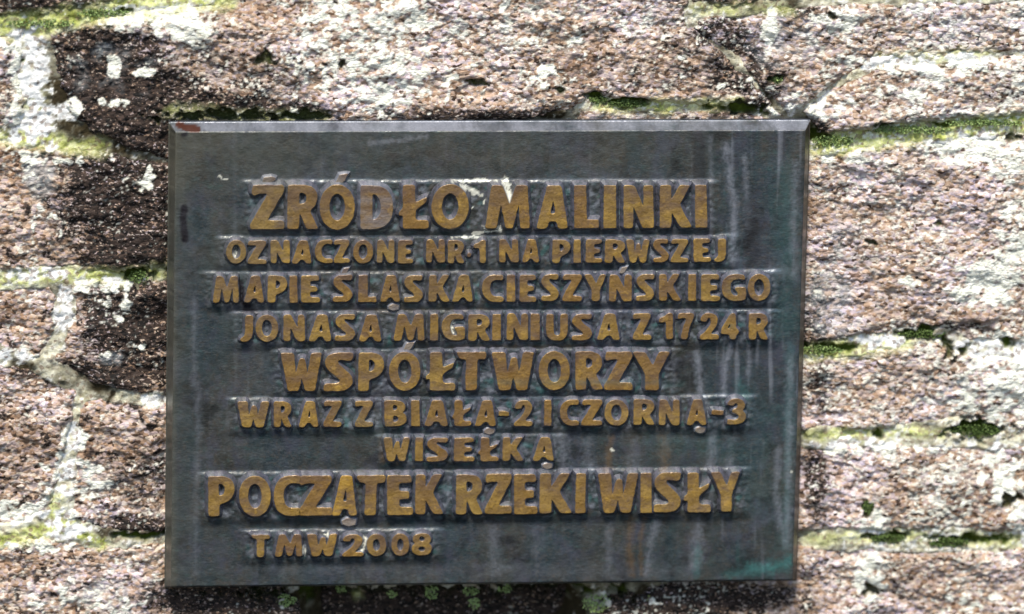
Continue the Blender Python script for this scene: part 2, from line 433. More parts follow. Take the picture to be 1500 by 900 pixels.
def grain(x, y):
    xr = x*.985+y*.17; yr = y*.985-x*.17
    d1, r1 = cells(xr*.78, yr, 7.2, 21)
    d2, r2 = cells(xr*.7, yr, 4.2, 22)
    g = (1-d1)*(.1+1.2*r1)*4.2+(1-d2)*r2*2.2
    return g*.85-1+fbm(xr*.68, yr, 17, 3, 23)*5


def undul(x, y):
    lay = fbm(x*.5+y*.08, y, 66, 3, 31)
    return lay*13+fbm(x, y, 200, 2, 32)*10+fbm(x*.6, y, 26, 2, 33)*2.2


def rim_dist(x, y):
    return line_dist(x, y, [(247, 180), (1187, 176), (1168, 850), (241, 860), (247, 180)])


def near_plaque(x, y):
    return sst(-14, 14, inside_dist(x, y, [(247, 180), (1187, 176), (1168, 850), (241, 860)]))


wall = empty('stone_wall', 'rough granite masonry wall with pale lichen and mossy mortar joints behind the bronze plaque', 'wall')
Y0 = 5*S


def grid_faces(ny, nx, keep):
    idx = np.arange(ny*nx).reshape(ny, nx)
    f = np.stack([idx[:-1, :-1], idx[1:, :-1], idx[1:, 1:], idx[:-1, 1:]], -1)
    k = keep[:-1, :-1] & keep[1:, :-1] & keep[1:, 1:] & keep[:-1, 1:]
    f = f[k]
    used = np.unique(f)
    remap = np.zeros(ny*nx, np.int64); remap[used] = np.arange(len(used))
    return remap[f], used


def mortar_h(x, y):
    m = blobs(x, y, [(650, 890, 210, 50)], .3)
    base = -3+fbm(x, y, 50, 3, 41)*5+fbm(x*.7, y, 9, 3, 42)*3.5+grain(x, y)*.6
    return base-62*m


for k, (poly, off, warm, coarse) in enumerate(STONES):
    P = np.array(poly, float)
    st = 5.0 if coarse else 1.55
    xs = np.arange(P[:, 0].min()-6, P[:, 0].max()+6, st); ys = np.arange(P[:, 1].min()-6, P[:, 1].max()+6, st)
    x, y = np.meshgrid(xs, ys)
    sdist = inside_dist(x+6*fbm(x, y, 30, 3, 51), y+5*fbm(x, y, 30, 3, 52), poly)+2+3*fbm(x, y, 8, 2, 53)
    white, dark, grey, al, ho, dep = wall_masks(x, y)
    nrp = near_plaque(x, y)
    rough = 1-.55*np.clip(white*.8+al, 0, 1)
    cx0, cy0 = P.mean(0)
    h = off+undul(x+k*37, y-k*19)+grain(x, y)*rough+1.2*white-dep
    edge = np.clip(sdist/16, 0, 1)
    h = h-13*(1-np.sqrt(1-(1-edge)**2))-np.where(sdist < 0, 30, 0)
    h = np.where(nrp > 0, h*(1-nrp)+np.minimum(h, 2)*nrp, h)
    h = h-7*np.exp(-(rim_dist(x, y)/9)**2)*(.6+.8*fbm(x, y, 40, 2, 97))
    keep = (sdist > -4.5)
    # hidden part behind the plaque is left coarse by skipping: keep everything, it is one stone
    f, used = grid_faces(len(ys), len(xs), keep)
    X, Z = at(x, y, Y0)
    V = np.stack([X.ravel(), (Y0-h*S).ravel(), Z.ravel()], 1)[used]
    moss = np.clip(ho*1.1, 0, 1)  # pit mask: moss plus painted recess shade
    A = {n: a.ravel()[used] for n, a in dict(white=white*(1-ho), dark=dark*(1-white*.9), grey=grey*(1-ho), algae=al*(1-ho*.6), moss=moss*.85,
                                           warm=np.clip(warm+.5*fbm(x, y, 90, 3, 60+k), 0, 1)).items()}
    mesh_obj('stone', V, f[:, ::-1], [M_STONE], wall, A)

xs = np.arange(-162, 1662, 2.6); ys = np.arange(-122, 1022, 2.6)
x, y = np.meshgrid(xs, ys)
white, dark, grey, al, ho, dep = wall_masks(x, y)
h = mortar_h(x, y)-dep*.8
nrp = near_plaque(x, y)
ins = np.full(x.shape, -99.0)
xx = x+6*fbm(x, y, 30, 3, 51); yy = y+5*fbm(x, y, 30, 3, 52)
for (poly, off, warm, coarse) in STONES:
    P = np.array(poly, float)
    mm = (x > P[:, 0].min()-20) & (x < P[:, 0].max()+20) & (y > P[:, 1].min()-20) & (y < P[:, 1].max()+20)
    ins[mm] = np.maximum(ins[mm], inside_dist(xx[mm], yy[mm], poly))
h = h-6*nrp-5*np.exp(-(rim_dist(x, y)/9)**2)-40*sst(5, 24, ins)
f, used = grid_faces(len(ys), len(xs), np.ones(x.shape, bool))
X, Z = at(x, y, Y0)
V = np.stack([X.ravel(), (Y0-h*S).ravel(), Z.ravel()], 1)
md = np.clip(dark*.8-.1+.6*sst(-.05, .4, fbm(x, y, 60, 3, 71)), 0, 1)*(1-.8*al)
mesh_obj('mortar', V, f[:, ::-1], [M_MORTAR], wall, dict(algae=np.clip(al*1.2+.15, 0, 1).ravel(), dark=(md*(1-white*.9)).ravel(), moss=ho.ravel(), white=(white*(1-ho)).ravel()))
# solid core of the wall behind the stone faces
X0, Z0 = at(-165, -125, Y0); X1, Z1 = at(1665, 1025, Y0)
cv = [(a, b, c) for b in (.06, .30) for a, c in ((X0, Z0), (X1, Z0), (X1, Z1), (X0, Z1))]
mesh_obj('wall_core', cv, [(0, 1, 2, 3), (7, 6, 5, 4), (0, 4, 5, 1), (1, 5, 6, 2), (2, 6, 7, 3), (3, 7, 4, 0)], [M_MORTAR], wall, smooth=False)

# ---------------------------------------------------------------- plaque
FRONT = 27*S
YF = -FRONT
LINES = [
    # face top at x=300 / x=1100, baseline at 300 / 1100, relief, draft, letters
    (271.5, 271.5, 337, 334, 8.8, 5.0, [('Ź', 367, 417), ('R', 421, 467), ('Ó', 468, 520), ('D', 528, 576), ('Ł', 583, 628), ('O', 632, 687), ('M', 710, 776), ('A', 785, 832), ('L', 841, 877), ('I', 884, 903), ('N', 913, 958), ('K', 966, 1014), ('I', 1018, 1036)]),
    (352.5, 350, 387, 384.5, 7.0, 3.7, [('O', 331, 361), ('Z', 362, 391), ('N', 396, 425), ('A', 427, 457), ('C', 461, 488), ('Z', 488, 513), ('O', 517, 547), ('N', 552, 578), ('E', 583, 606), ('N', 624, 652), ('R', 656, 681), ('.', 684, 691), ('1', 693, 712),
                                      ('N', 731, 760), ('A', 764, 790), ('P', 809, 836), ('I', 840, 851), ('E', 858, 883), ('R', 886, 917), ('W', 917, 952), ('S', 956, 980), ('Z', 982, 1009), ('E', 1016, 1042), ('J', 1045, 1064)]),
    (404, 401.5, 444, 441, 7.0, 3.9, [('M', 311, 350), ('A', 357, 387), ('P', 392, 421), ('I', 424, 436), ('E', 441, 469), ('Ś', 487, 517), ('L', 525, 552), ('Ą', 556, 586), ('S', 591, 620), ('K', 628, 660), ('A', 662, 693), ('C', 706, 738), ('I', 742, 755), ('E', 761, 786),
                                    ('S', 792, 819), ('Z', 823, 853), ('Y', 855, 889), ('Ń', 892, 926), ('S', 931, 959), ('K', 965, 998), ('I', 1008, 1020), ('E', 1027, 1055), ('G', 1057, 1093), ('O', 1095, 1129)]),
    (462, 458.5, 501.5, 497.5, 7.0, 3.9, [('J', 352, 371), ('O', 374, 408), ('N', 415, 447), ('A', 452, 486), ('S', 490, 521), ('A', 525, 559), ('M', 576, 622), ('I', 630, 642), ('G', 647, 681), ('R', 686, 719), ('I', 721, 734), ('N', 742, 774), ('I', 777, 791), ('U', 800, 832), ('S', 837, 868),
                                        ('A', 874, 908), ('Z', 926, 954), ('1', 965, 986), ('7', 992, 1017), ('2', 1024, 1053), ('4', 1056, 1083), ('R', 1097, 1126)]),
    (517.5, 514.5, 574, 571, 8.8, 4.9, [('W', 411, 472), ('S', 474, 518), ('P', 525, 563), ('Ó', 570, 616), ('Ł', 623, 667), ('T', 668, 713), ('W', 720, 783), ('O', 789, 835), ('R', 843, 884), ('Z', 885, 927), ('Y', 926, 982)]),
    (588.5, 584.5, 627, 622.5, 7.0, 3.9, [('W', 347, 395), ('R', 401, 428), ('A', 437, 467), ('Z', 473, 501), ('Z', 519, 547), ('B', 563, 596), ('I', 602, 615), ('A', 621, 656), ('Ł', 661, 691), ('Ą', 695, 727), ('-', 730, 746), ('2', 752, 781), ('I', 797, 808), ('C', 820, 849), ('Z', 851, 883), ('O', 885, 921),
                                        ('R', 928, 960), ('N', 965, 996), ('Ą', 1005, 1035), ('-', 1042, 1060), ('3', 1064, 1093)]),
    (642.5, 640, 678, 674.5, 7.0, 3.9, [('W', 561, 601), ('I', 608, 620), ('S', 624, 657), ('E', 665, 696), ('Ł', 699, 731), ('K', 736, 768), ('Ą', 780, 812)]),
    (698.5, 691.5, 757.5, 750, 8.8, 5.0, [('P', 305, 344), ('O', 350, 397), ('C', 401, 441), ('Z', 437, 487), ('Ą', 486, 523), ('T', 521, 565), ('E', 567, 605), ('K', 608, 650), ('R', 668, 708), ('Z', 710, 750), ('E', 753, 787), ('K', 790, 838), ('I', 843, 858), ('W', 875, 935), ('I', 938, 955), ('S', 957, 998),
                                         ('Ł', 1001, 1041), ('Y', 1041, 1085)]),
    (784, 779, 817, 811, 7.0, 3.9, [('T', 367, 396), ('M', 402, 443), ('W', 449, 495), ('2', 500, 533), ('0', 537, 566), ('0', 573, 600), ('8', 603, 633)]),
]
# drips and stains on the plaque, in photo pixels
PALE = [([(1062, 215), (1075, 300), (1072, 380)], 5, .75), ([(1090, 230), (1095, 330)], 4, .5), ([(1020, 515), (1024, 560), (1034, 600)], 5, .8), ([(1070, 500), (1062, 530), (1058, 575)], 3.5, .8), ([(1097, 500), (1096, 545)], 3, .6),
        ([(1042, 630), (1040, 690)], 6, .6), ([(1070, 640), (1068, 690)], 5, .4), ([(1140, 660), (1136, 720), (1150, 800)], 5, .6), ([(1158, 520), (1156, 640), (1152, 800)], 5, .7), ([(1165, 240), (1162, 400)], 5, .5), ([(820, 640), (826, 690)], 8, .5), ([(860, 645), (862, 690)], 7, .4),
        ([(925, 650), (930, 690)], 8, .3), ([(540, 209), (590, 205), (624, 199)], 3.2, .8), ([(398, 262), (402, 264)], 6, .9), ([(494, 252), (498, 266)], 5, .5), ([(720, 770), (724, 840)], 7, .35), ([(780, 770), (784, 840)], 5, .25), ([(890, 765), (890, 840)], 6, .3), ([(960, 765), (950, 800), (944, 840)], 5, .5), ([(1020, 765), (1018, 830)], 7, .55),
        ([(1040, 200), (1040, 340)], 3, .35), ([(290, 560), (286, 840)], 4, .3), ([(284, 430), (284, 560)], 4, .35), ([(390, 470), (380, 600)], 16, .12), ([(850, 250), (900, 262)], 8, .2), ([(370, 258), (1040, 262)], 5, .12), ([(650, 480), (660, 496)], 4, .5), ([(1130, 395), (1165, 392)], 8, .4), ([(400, 835), (1000, 838)], 10, .16), ([(690, 828), (760, 832)], 4, .25)]
RUST = [([(893, 640), (889, 690)], 5, .8), ([(970, 635), (974, 690)], 7, .75), ([(922, 758), (920, 800), (926, 842)], 5, .7), ([(942, 758), (936, 800), (938, 842)], 3.5, .7), ([(556, 640), (558, 672)], 4, .5), ([(500, 452), (730, 452)], 3, .3), ([(470, 396), (700, 396)], 3, .2), ([(560, 225), (900, 235)], 10, .14), ([(660, 505), (860, 505)], 4, .35)]
TEAL = [([(1100, 835), (1135, 832), (1156, 822)], 9, .8), ([(1060, 842), (1100, 840)], 6, .45), ([(1080, 560), (1090, 575)], 8, .4), ([(1150, 250), (1150, 480)], 16, .22), ([(1020, 800), (1020, 840)], 6, .45), ([(1158, 500), (1150, 800)], 8, .3), ([(700, 560), (1000, 560)], 4, .2), ([(500, 600), (560, 640)], 14, .12), ([(960, 640), (1100, 660)], 18, .18), ([(1110, 600), (1110, 740)], 26, .14)]
SOOT = [([(270, 304), (268, 320), (271, 348)], 5, 1), ([(350, 414), (354, 436), (362, 444)], 5.5, 1), ([(358, 453), (372, 454)], 5, .9), ([(1022, 200), (1024, 262)], 9, .5), ([(1100, 300), (1104, 380)], 10, .4), ([(268, 198), (272, 197)], 3, .9)]
DROP = [([(664, 266), (700, 262), (730, 266)], 2.4, .6), ([(680, 270), (700, 284)], 2.6, .7), ([(738, 262), (742, 280), (748, 298)], 6, 1), ([(684, 306), (690, 300)], 2.4, .9), ([(708, 294), (712, 294)], 3, 1), ([(690, 282), (706, 284)], 2.5, .7), ([(668, 276), (690, 276)], 4, .6), ([(725, 326), (730, 334)], 4, .9), ([(690, 340), (726, 334)], 2.6, .75), ([(661, 347), (700, 344)], 2.4, .6),
        ([(462, 784), (464, 792)], 3, .9), ([(480, 783), (483, 792)], 3, .9), ([(536, 790), (530, 806)], 3.2, .9), ([(443, 802), (443, 812)], 2, .8), ([(320, 258), (334, 262)], 1.4, .7), ([(895, 656), (896, 658)], 2, 1), ([(660, 470), (662, 490)], 3, .8), ([(344, 366), (344, 376)], 3, .6), ([(1160, 690), (1160, 692)], 1.6, .8)]
RED = [([(263, 184), (272, 188), (289, 190)], 5.2, 1)]


def lines_mask(x, y, lst, sd, rag=.5, lo=.3, hi=1.4):
    f = fbm(x, y*.5, 14, 4, sd)
    f2 = fbm(x, y, 5, 3, sd+5)
    r = np.zeros(np.shape(x))
    for pts, w, k in lst:
        r = np.maximum(r, k*(1-sst(lo, hi, line_dist(x, y, pts)/w+rag*(f+f2)*.8)))
    return np.clip(r, 0, 1)


def plaque_masks(x, y, plate=True):
    gx = fbm(x, y*.06, 14, 3, 301); big = fbm(x, y, 110, 3, 302)
    right = sst(980, 1080, x)
    pale = lines_mask(x, y, PALE, 310, 1.5, -.9, 2.2)*.95
    pale = np.maximum(pale, sst(.15, .6, gx+.25*big)*(.14+.36*right))
    # bright corrosion in the hollows around the lettering
    hol = np.zeros(np.shape(x))
    for (t0, t1, b0, b1, d, dr, ls) in LINES:
        top = t0+(t1-t0)*(x-300)/800; bot = b0+(b1-b0)*(x-300)/800
        inl = sst(-4, 4, y-top+3)*sst(-8, 6, bot-y)*sst(-16, 8, x-ls[0][1])*sst(-16, 8, ls[-1][2]-x)
        hol = np.maximum(hol, inl)
    c = fbm(x, y, 12, 3, 303)
    hol = hol*(1.0 if plate else 0.0)
    pale = pale*(1.0 if plate else .35)
    pale = np.maximum(pale, hol*sst(.0, .55, c+.1)*.6)
    teal = lines_mask(x, y, TEAL, 320, 1.3, -.6, 1.9)
    teal = np.maximum(teal, hol*sst(.1, .5, fbm(x, y, 16, 3, 304))*.45)
    teal = np.maximum(teal, sst(.2, .7, -gx+.2*big)*right*.25)
    rust = np.maximum(lines_mask(x, y, RUST, 330, 1.3, -.8, 2.0)*.85, hol*sst(.2, .6, fbm(x, y, 14, 3, 306))*.25)
    soot = lines_mask(x, y, SOOT, 340, .3, .6, 1.5)
    drop = .85*sst(.22, .85, lines_mask(x+5*fbm(x, y, 11, 3, 352), y+4*fbm(x, y, 11, 3, 353), DROP, 350, 1.2)+.05)
    red = sst(.3, .5, lines_mask(x, y, RED, 360, .15))
    olive = sst(300, 252, x)*.3+sst(262, 252, x)*.4+.35*sst(-.4, .4, big+.4*fbm(x, y, 20, 3, 309))*sst(900, 300, x)*sst(640, 260, y)+.25*sst(300, 200, y)*sst(1100, 900, x)
    return dict(pale=pale*(1-soot), teal=teal, rust=rust, soot=soot, drop=drop, red=red, olive=np.clip(olive, 0, 1))


plaque = empty('bronze_plaque', 'dark bronze memorial plaque with raised ochre Polish lettering fixed to the granite wall', 'plaque', (0, 0, 0))

inner = np.array([(257, 193.5), (1180, 191), (1161, 849.5), (250.5, 859.5)], float)
outer = np.array([(247, 178), (1187, 175), (1167, 851), (241, 861)], float)
ix, iz = at(inner[:, 0], inner[:, 1], YF)
ox, oz = at(outer[:, 0], outer[:, 1], 0.0)
BT = np.array([0, .2, .4, .6, .8, .92, .97, 1.0])
NU, NV = 520, 370
tu = np.concatenate([BT, np.ones(NU-1), BT[::-1]]); uu = np.concatenate([np.zeros(8), np.arange(1, NU)/NU, np.ones(8)])
tv = np.concatenate([BT, np.ones(NV-1), BT[::-1]]); vv = np.concatenate([np.zeros(8), np.arange(1, NV)/NV, np.ones(8)])
U, Vv = np.meshgrid(uu, vv); TU, TV = np.meshgrid(tu, tv)


def bil(q, u, v):
    return q[0]*(1-u)*(1-v)+q[1]*u*(1-v)+q[2]*u*v+q[3]*(1-u)*v


PX, PY = bil(inner[:, 0], U, Vv), bil(inner[:, 1], U, Vv)
XI, ZI = bil(ix, U, Vv), bil(iz, U, Vv)
XO, ZO = bil(ox, U, Vv), bil(oz, U, Vv)
T = np.minimum(TU, TV)
ax = (1-TU); az = (1-TV)
X = XI+(XO-XI)*ax; Z = ZI+(ZO-ZI)*az
prof = np.interp(T, [0, .92, .97, 1], [0, .90, .965, 1.0])
H = prof*27
wob = fbm(PX, PY, 60, 3, 201)*1.0
wob2 = fbm(PX, PY, 13, 3, 202)*.35
strip = np.zeros(PX.shape)
for (t0, t1, b0, b1, d, dr, ls) in LINES:
    n1 = 1.6*fbm(PX, PY*0+t0, 26, 3, 203); 
    top = t0+(t1-t0)*(PX-300)/800-8+n1; bot = b0+(b1-b0)*(PX-300)/800+5+n1
    x0, x1 = ls[0][1]-9, ls[-1][2]+9
    k = sst(-2.5, 2.5, PY-top)*sst(-9, 9, bot-PY)*sst(-14, 6, PX-x0)*sst(-14, 6, x1-PX)
    strip = np.maximum(strip, k*3.0)
H = H+np.where(T >= 1, wob+wob2+strip+strip*.35*fbm(PX, PY, 6, 2, 204), wob*T*2+1.8*fbm(PX+9*TU, PY+9*TV, 16, 3, 205)*T-3.2*sst(.32, .6, fbm(PX, PY, 9, 2, 206))*T)
Yw = -(H*S)
vx = np.stack([X.ravel(), Yw.ravel(), Z.ravel()], 1)
ny, nx = PX.shape
idx = np.arange(ny*nx).reshape(ny, nx)
fc = np.stack([idx[:-1, :-1], idx[1:, :-1], idx[1:, 1:], idx[:-1, 1:]], -1).reshape(-1, 4)[:, ::-1]
bx = PX-(10)*(1-TU)*np.where(U < .5, 1, -1); by = PY-(14)*(1-TV)*np.where(Vv < .5, 1, -.2)
mk = plaque_masks(bx, by)
onb = T < 1
mk['rust'] = np.where(onb & (U > .99) & (TU <= TV), .35, mk['rust'])
mk['pale'] = np.where(onb & (Vv < .01) & (TV <= TU), (.62+.8*fbm(bx, by, 34, 4, 371)+.3*fbm(bx, by, 5, 3, 372))+.5*np.exp(-((bx-600)/60)**2), mk['pale']*np.where(onb, .3, 1))  # top bevel: sky reflection painted pale, with one brighter highlight
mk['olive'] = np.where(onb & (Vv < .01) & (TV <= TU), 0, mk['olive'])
mk = {a: np.clip(b, 0, 1).ravel() for a, b in mk.items()}
# rim ring going back and a back face
rim = np.concatenate([idx[0, :], idx[1:, -1], idx[-1, -2::-1], idx[-2:0:-1, 0]])
back = vx[rim].copy(); back[:, 1] = 7*S
n0 = len(vx); nr = len(rim)
bi = n0+np.arange(nr)
sk = np.stack([rim, bi, np.roll(bi, -1), np.roll(rim, -1)], 1)[:, ::-1]
cen = n0+nr
vall = np.concatenate([vx, back, [[0, 7*S, 0]]])
fan = np.stack([bi[0:nr-1:1], np.full(nr-1, cen), bi[1:nr], bi[1:nr]], 1)
mk = {a: np.concatenate([b, np.zeros(nr+1)]) for a, b in mk.items()}
faces_all = [tuple(q) for q in np.concatenate([fc, sk]).tolist()]+[tuple(q) for q in np.stack([bi, np.roll(bi, -1), np.full(nr, cen)], 1).tolist()]
fa = np.concatenate([fc, sk])
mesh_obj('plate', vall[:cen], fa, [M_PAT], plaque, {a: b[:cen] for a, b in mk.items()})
me_b = mesh_obj('back_face', [tuple(v) for v in vall[bi]], [tuple(range(nr))], [M_PAT], plaque, smooth=False)


# ---- letterforms: outlines in a unit box, y up; ('q', cx, cy, x, y) is a curve
def ell(cx, cy, rx, ry, n=26, sq=1.0, tilt=0.0):
    o = []
    for i in range(n):
        a = 2*math.pi*i/n
        c, s = math.cos(a), math.sin(a)
        c = math.copysign(abs(c)**sq, c); s = math.copysign(abs(s)**sq, s)
        o.append((cx+rx*c+tilt*s*ry, cy+ry*s))
    return o


def q(cx, cy, x, y): return ('q', cx, cy, x, y)


GL = {
    'I': [[(0, 0), (1, .0), (.97, 1), (.03, 1)]],
    'L': [[(0, 0), (1, 0), (.99, .20), (.52, .20), (.50, 1), (0, 1)]],
    'Ł': [[(.14, 0), (1, 0), (.99, .2), (.58, .2), (.57, .42), (.92, .60), (.98, .74), (.57, .60), (.57, 1), (.16, 1), (.16, .46), (0, .38), (.02, .27), (.16, .32)]],
    'T': [[(0, 1), (1, 1), (.98, .80), (.70, .81), (.68, 0), (.30, 0), (.33, .81), (.12, .81)]],
    'E': [[(0, 0), (1, 0), (1, .20), (.47, .20), (.47, .40), (.86, .40), (.86, .60), (.47, .60), (.47, .80), (.96, .80), (.94, 1), (0, 1)]],
    'P': [[(0, 0), (.42, 0), (.42, .30), q(1.0, .36, 1, .68), q(1.0, 1, .5, 1), (0, 1)], [(.40, .50), (.40, .82), q(.64, .80, .63, .67), q(.62, .52, .40, .50)]],
    'R': [[(0, 0), (.38, 0), (.40, .36), (.62, 0), (1, 0), (.72, .42), q(.98, .52, .96, .73), q(.94, 1, .5, 1), (0, 1)], [(.38, .56), (.38, .83), q(.62, .82, .61, .70), q(.61, .57, .38, .56)]],
    'B': [[(0, 0), (.5, 0), q(1, .02, 1, .28), q(1, .48, .78, .53), q(.95, .60, .94, .76), q(.92, 1, .5, 1), (0, 1)], [(.38, .17), (.38, .41), q(.62, .41, .62, .29), q(.62, .17, .38, .17)],
          [(.38, .62), (.38, .83), q(.58, .83, .58, .73), q(.58, .62, .38, .62)]],
    'D': [[(0, 0), (.42, 0), q(1, .02, 1, .5), q(1, .99, .42, 1), (0, 1)], [(.37, .20), (.37, .81), q(.62, .78, .62, .5), q(.62, .24, .37, .20)]],
    'O': [ell(.5, .5, .5, .515, 30, .96), ell(.5, .5, .22, .31, 22)],
    '0': [ell(.5, .5, .5, .515, 30, .92), ell(.5, .5, .18, .27, 20)],
    'A': [[(0, 0), (.34, 0), (.40, .17), (.64, .17), (.69, 0), (1, 0), (.80, 1), (.36, 1)], [(.44, .35), (.61, .35), (.55, .66)]],
    'M': [[(0, 0), (.26, 0), (.36, .55), (.46, 0), (.62, 0), (.76, .55), (.78, 0), (1, 0), (.96, 1), (.70, 1), (.56, .55), (.40, 1), (.16, 1)]],
    'W': [[(0, 1), (.33, 1), (.37, .46), (.46, .86), (.60, .86), (.64, .46), (.74, 1), (1, 1), (.82, 0), (.58, 0), (.51, .34), (.43, 0), (.17, 0)]],
    'N': [[(0, 0), (.32, 0), (.33, .50), (.62, 0), (1, 0), (.98, 1), (.66, 1), (.66, .50), (.37, 1), (.02, 1)]],
    'K': [[(0, 0), (.36, 0), (.37, .36), (.64, 0), (1, 0), (.62, .54), (.96, 1), (.62, 1), (.37, .66), (.37, 1), (.02, 1)]],
    'Z': [[(0, 0), (1, 0), (.99, .20), (.50, .20), (.99, .86), (.98, 1), (.06, 1), (.02, .80), (.10, .74), (.20, .80), (.50, .80), (.0, .12)]],
    'Y': [[(0, 1), (.34, 1), (.54, .64), (.70, 1), (1, 1), (.70, .42), (.70, 0), (.34, 0), (.34, .42)]],
    'U': [[(0, 1), (.35, 1), (.35, .36), q(.36, .19, .5, .19), q(.65, .19, .65, .36), (.65, 1), (1, 1), (1, .36), q(1, -.02, .5, -.02), q(0, -.02, 0, .36)]],
    'J': [[(.35, 1), (1, 1), (.98, .34), q(.94, -.02, .25, 0), (0, 0), (0, .14), q(.36, .16, .38, .36)]],
    'S': [[(0, 0), (.02, .20), (.42, .20), q(.62, .22, .50, .32), (.18, .52), q(-.02, .66, .06, .82), q(.16, 1, .48, 1), (1, 1), (.96, .80), (.90, .78), (.56, .81), q(.40, .80, .52, .69), (.84, .48), q(1.04, .34, .96, .18), q(.86, 0, .54, 0)]],
    'C': [[(1, 0), (.60, -.01), q(0, 0, 0, .5), q(0, 1.01, .62, 1.01), (1, 1), (.97, .80), (.90, .76), (.82, .82), (.66, .81), q(.37, .80, .37, .5), q(.37, .20, .64, .20), (.98, .20)]],
    'G': [[(.60, -.01), q(0, 0, 0, .5), q(0, 1.01, .60, 1.01), (.93, .98), (.97, .78), (.88, .74), (.80, .81), (.62, .81), q(.36, .80, .36, .5), q(.36, .19, .62, .19), (.66, .19), (.66, .36), (.54, .38), (.54, .52), (1, .52), (1, .06), q(.8, -.01, .60, -.01)]],
    '1': [[(.50, 0), (1, 0), (.98, 1), (.62, 1), q(.50, .84, .02, .82), (0, .62), (.50, .66)]],
    '7': [[(.22, 0), (.62, 0), q(.66, .45, 1, .86), (.98, 1), (.06, 1), (.0, .78), (.08, .74), (.18, .80), (.54, .80), q(.26, .40, .22, 0)]],
    '2': [[(0, 0), (1, 0), (1, .20), (.56, .20), q(.96, .5, .96, .72), q(.94, 1.01, .50, 1.01), q(.08, 1.01, .04, .68), (.40, .66), q(.42, .82, .52, .81), q(.62, .78, .58, .62), q(.50, .38, 0, .12)]],
    '3': [[(0, .0), (.42, -.01), q(1, 0, 1, .30), q(1, .46, .82, .53), q(.95, .60, .95, .76), q(.92, 1.01, .46, 1.01), q(.10, 1.01, .02, .74), (.36, .72), q(.40, .82, .50, .81), q(.60, .79, .58, .71), q(.56, .61, .30, .60), (.28, .43), q(.62, .44, .62, .31), q(.62, .18, .40, .19), q(.18, .19, .06, .22)]],
    '4': [[(.46, 0), (.84, 0), (.84, .20), (1, .20), (1, .38), (.84, .38), (.80, 1), (.54, 1), (.02, .40), (0, .20), (.46, .20)], [(.34, .39), (.50, .39), (.50, .62)]],
    '8': [[(.5, -.01), q(1, 0, 1, .28), q(1, .46, .84, .53), q(.95, .60, .95, .75), q(.93, 1.01, .5, 1.01), q(.07, 1.01, .05, .75), q(.05, .60, .16, .53), q(0, .46, 0, .28), q(0, 0, .5, -.01)], ell(.5, .29, .17, .13, 14), ell(.5, .74, .14, .11, 14)],
    '.': [ell(.5, .36, .5, .12, 12)],
    '-': [[(0, .40), (.98, .38), (1, .56), (.04, .60)]],
}
BASE = {'Ź': 'Z', 'Ó': 'O', 'Ś': 'S', 'Ą': 'A', 'Ń': 'N'}


def outline(path):
    o = []
    for p in path:
        if p[0] == 'q':
            x0, y0 = o[-1]
            for i in range(1, 7):
                t = i/6
                o.append(((1-t)**2*x0+2*t*(1-t)*p[1]+t*t*p[3], (1-t)**2*y0+2*t*(1-t)*p[2]+t*t*p[4]))
        else:
            o.append((p[0], p[1]))
    r = [o[0]]
    for p in o[1:]:
        if math.hypot(p[0]-r[-1][0], p[1]-r[-1][1]) > 1e-4: r.append(p)
    if math.hypot(r[0][0]-r[-1][0], r[0][1]-r[-1][1]) < 1e-3: r.pop()
    return r


def densify(P, step):
    o = []
    n = len(P)
    for i in range(n):
        a = P[i]; b = P[(i+1) % n]
        m = max(1, int(np.hypot(*(b-a))/step))
        for j in range(m): o.append(a+(b-a)*j/m)
    return np.array(o)


def soften(P, k=.22):
    return P*(1-k)+(np.roll(P, 1, 0)+np.roll(P, -1, 0))*k*.5


def area(P):
    x, y = P[:, 0], P[:, 1]
    return .5*np.sum(x*np.roll(y, -1)-np.roll(x, -1)*y)


def offset(P, d, hole):
    """move the outline outward (into the ground around the letter) by d"""
    a = area(P)
    e = np.roll(P, -1, 0)-P
    e /= np.maximum(np.hypot(e[:, 0], e[:, 1]), 1e-6)[:, None]
    n = np.stack([e[:, 1], -e[:, 0]], 1)*(1 if a > 0 else -1)
    if hole: n = -n
    m = n+np.roll(n, 1, 0)
    L = np.maximum(np.hypot(m[:, 0], m[:, 1]), .9)
    m = m/(L*L/2)[:, None]
    return P+m*d


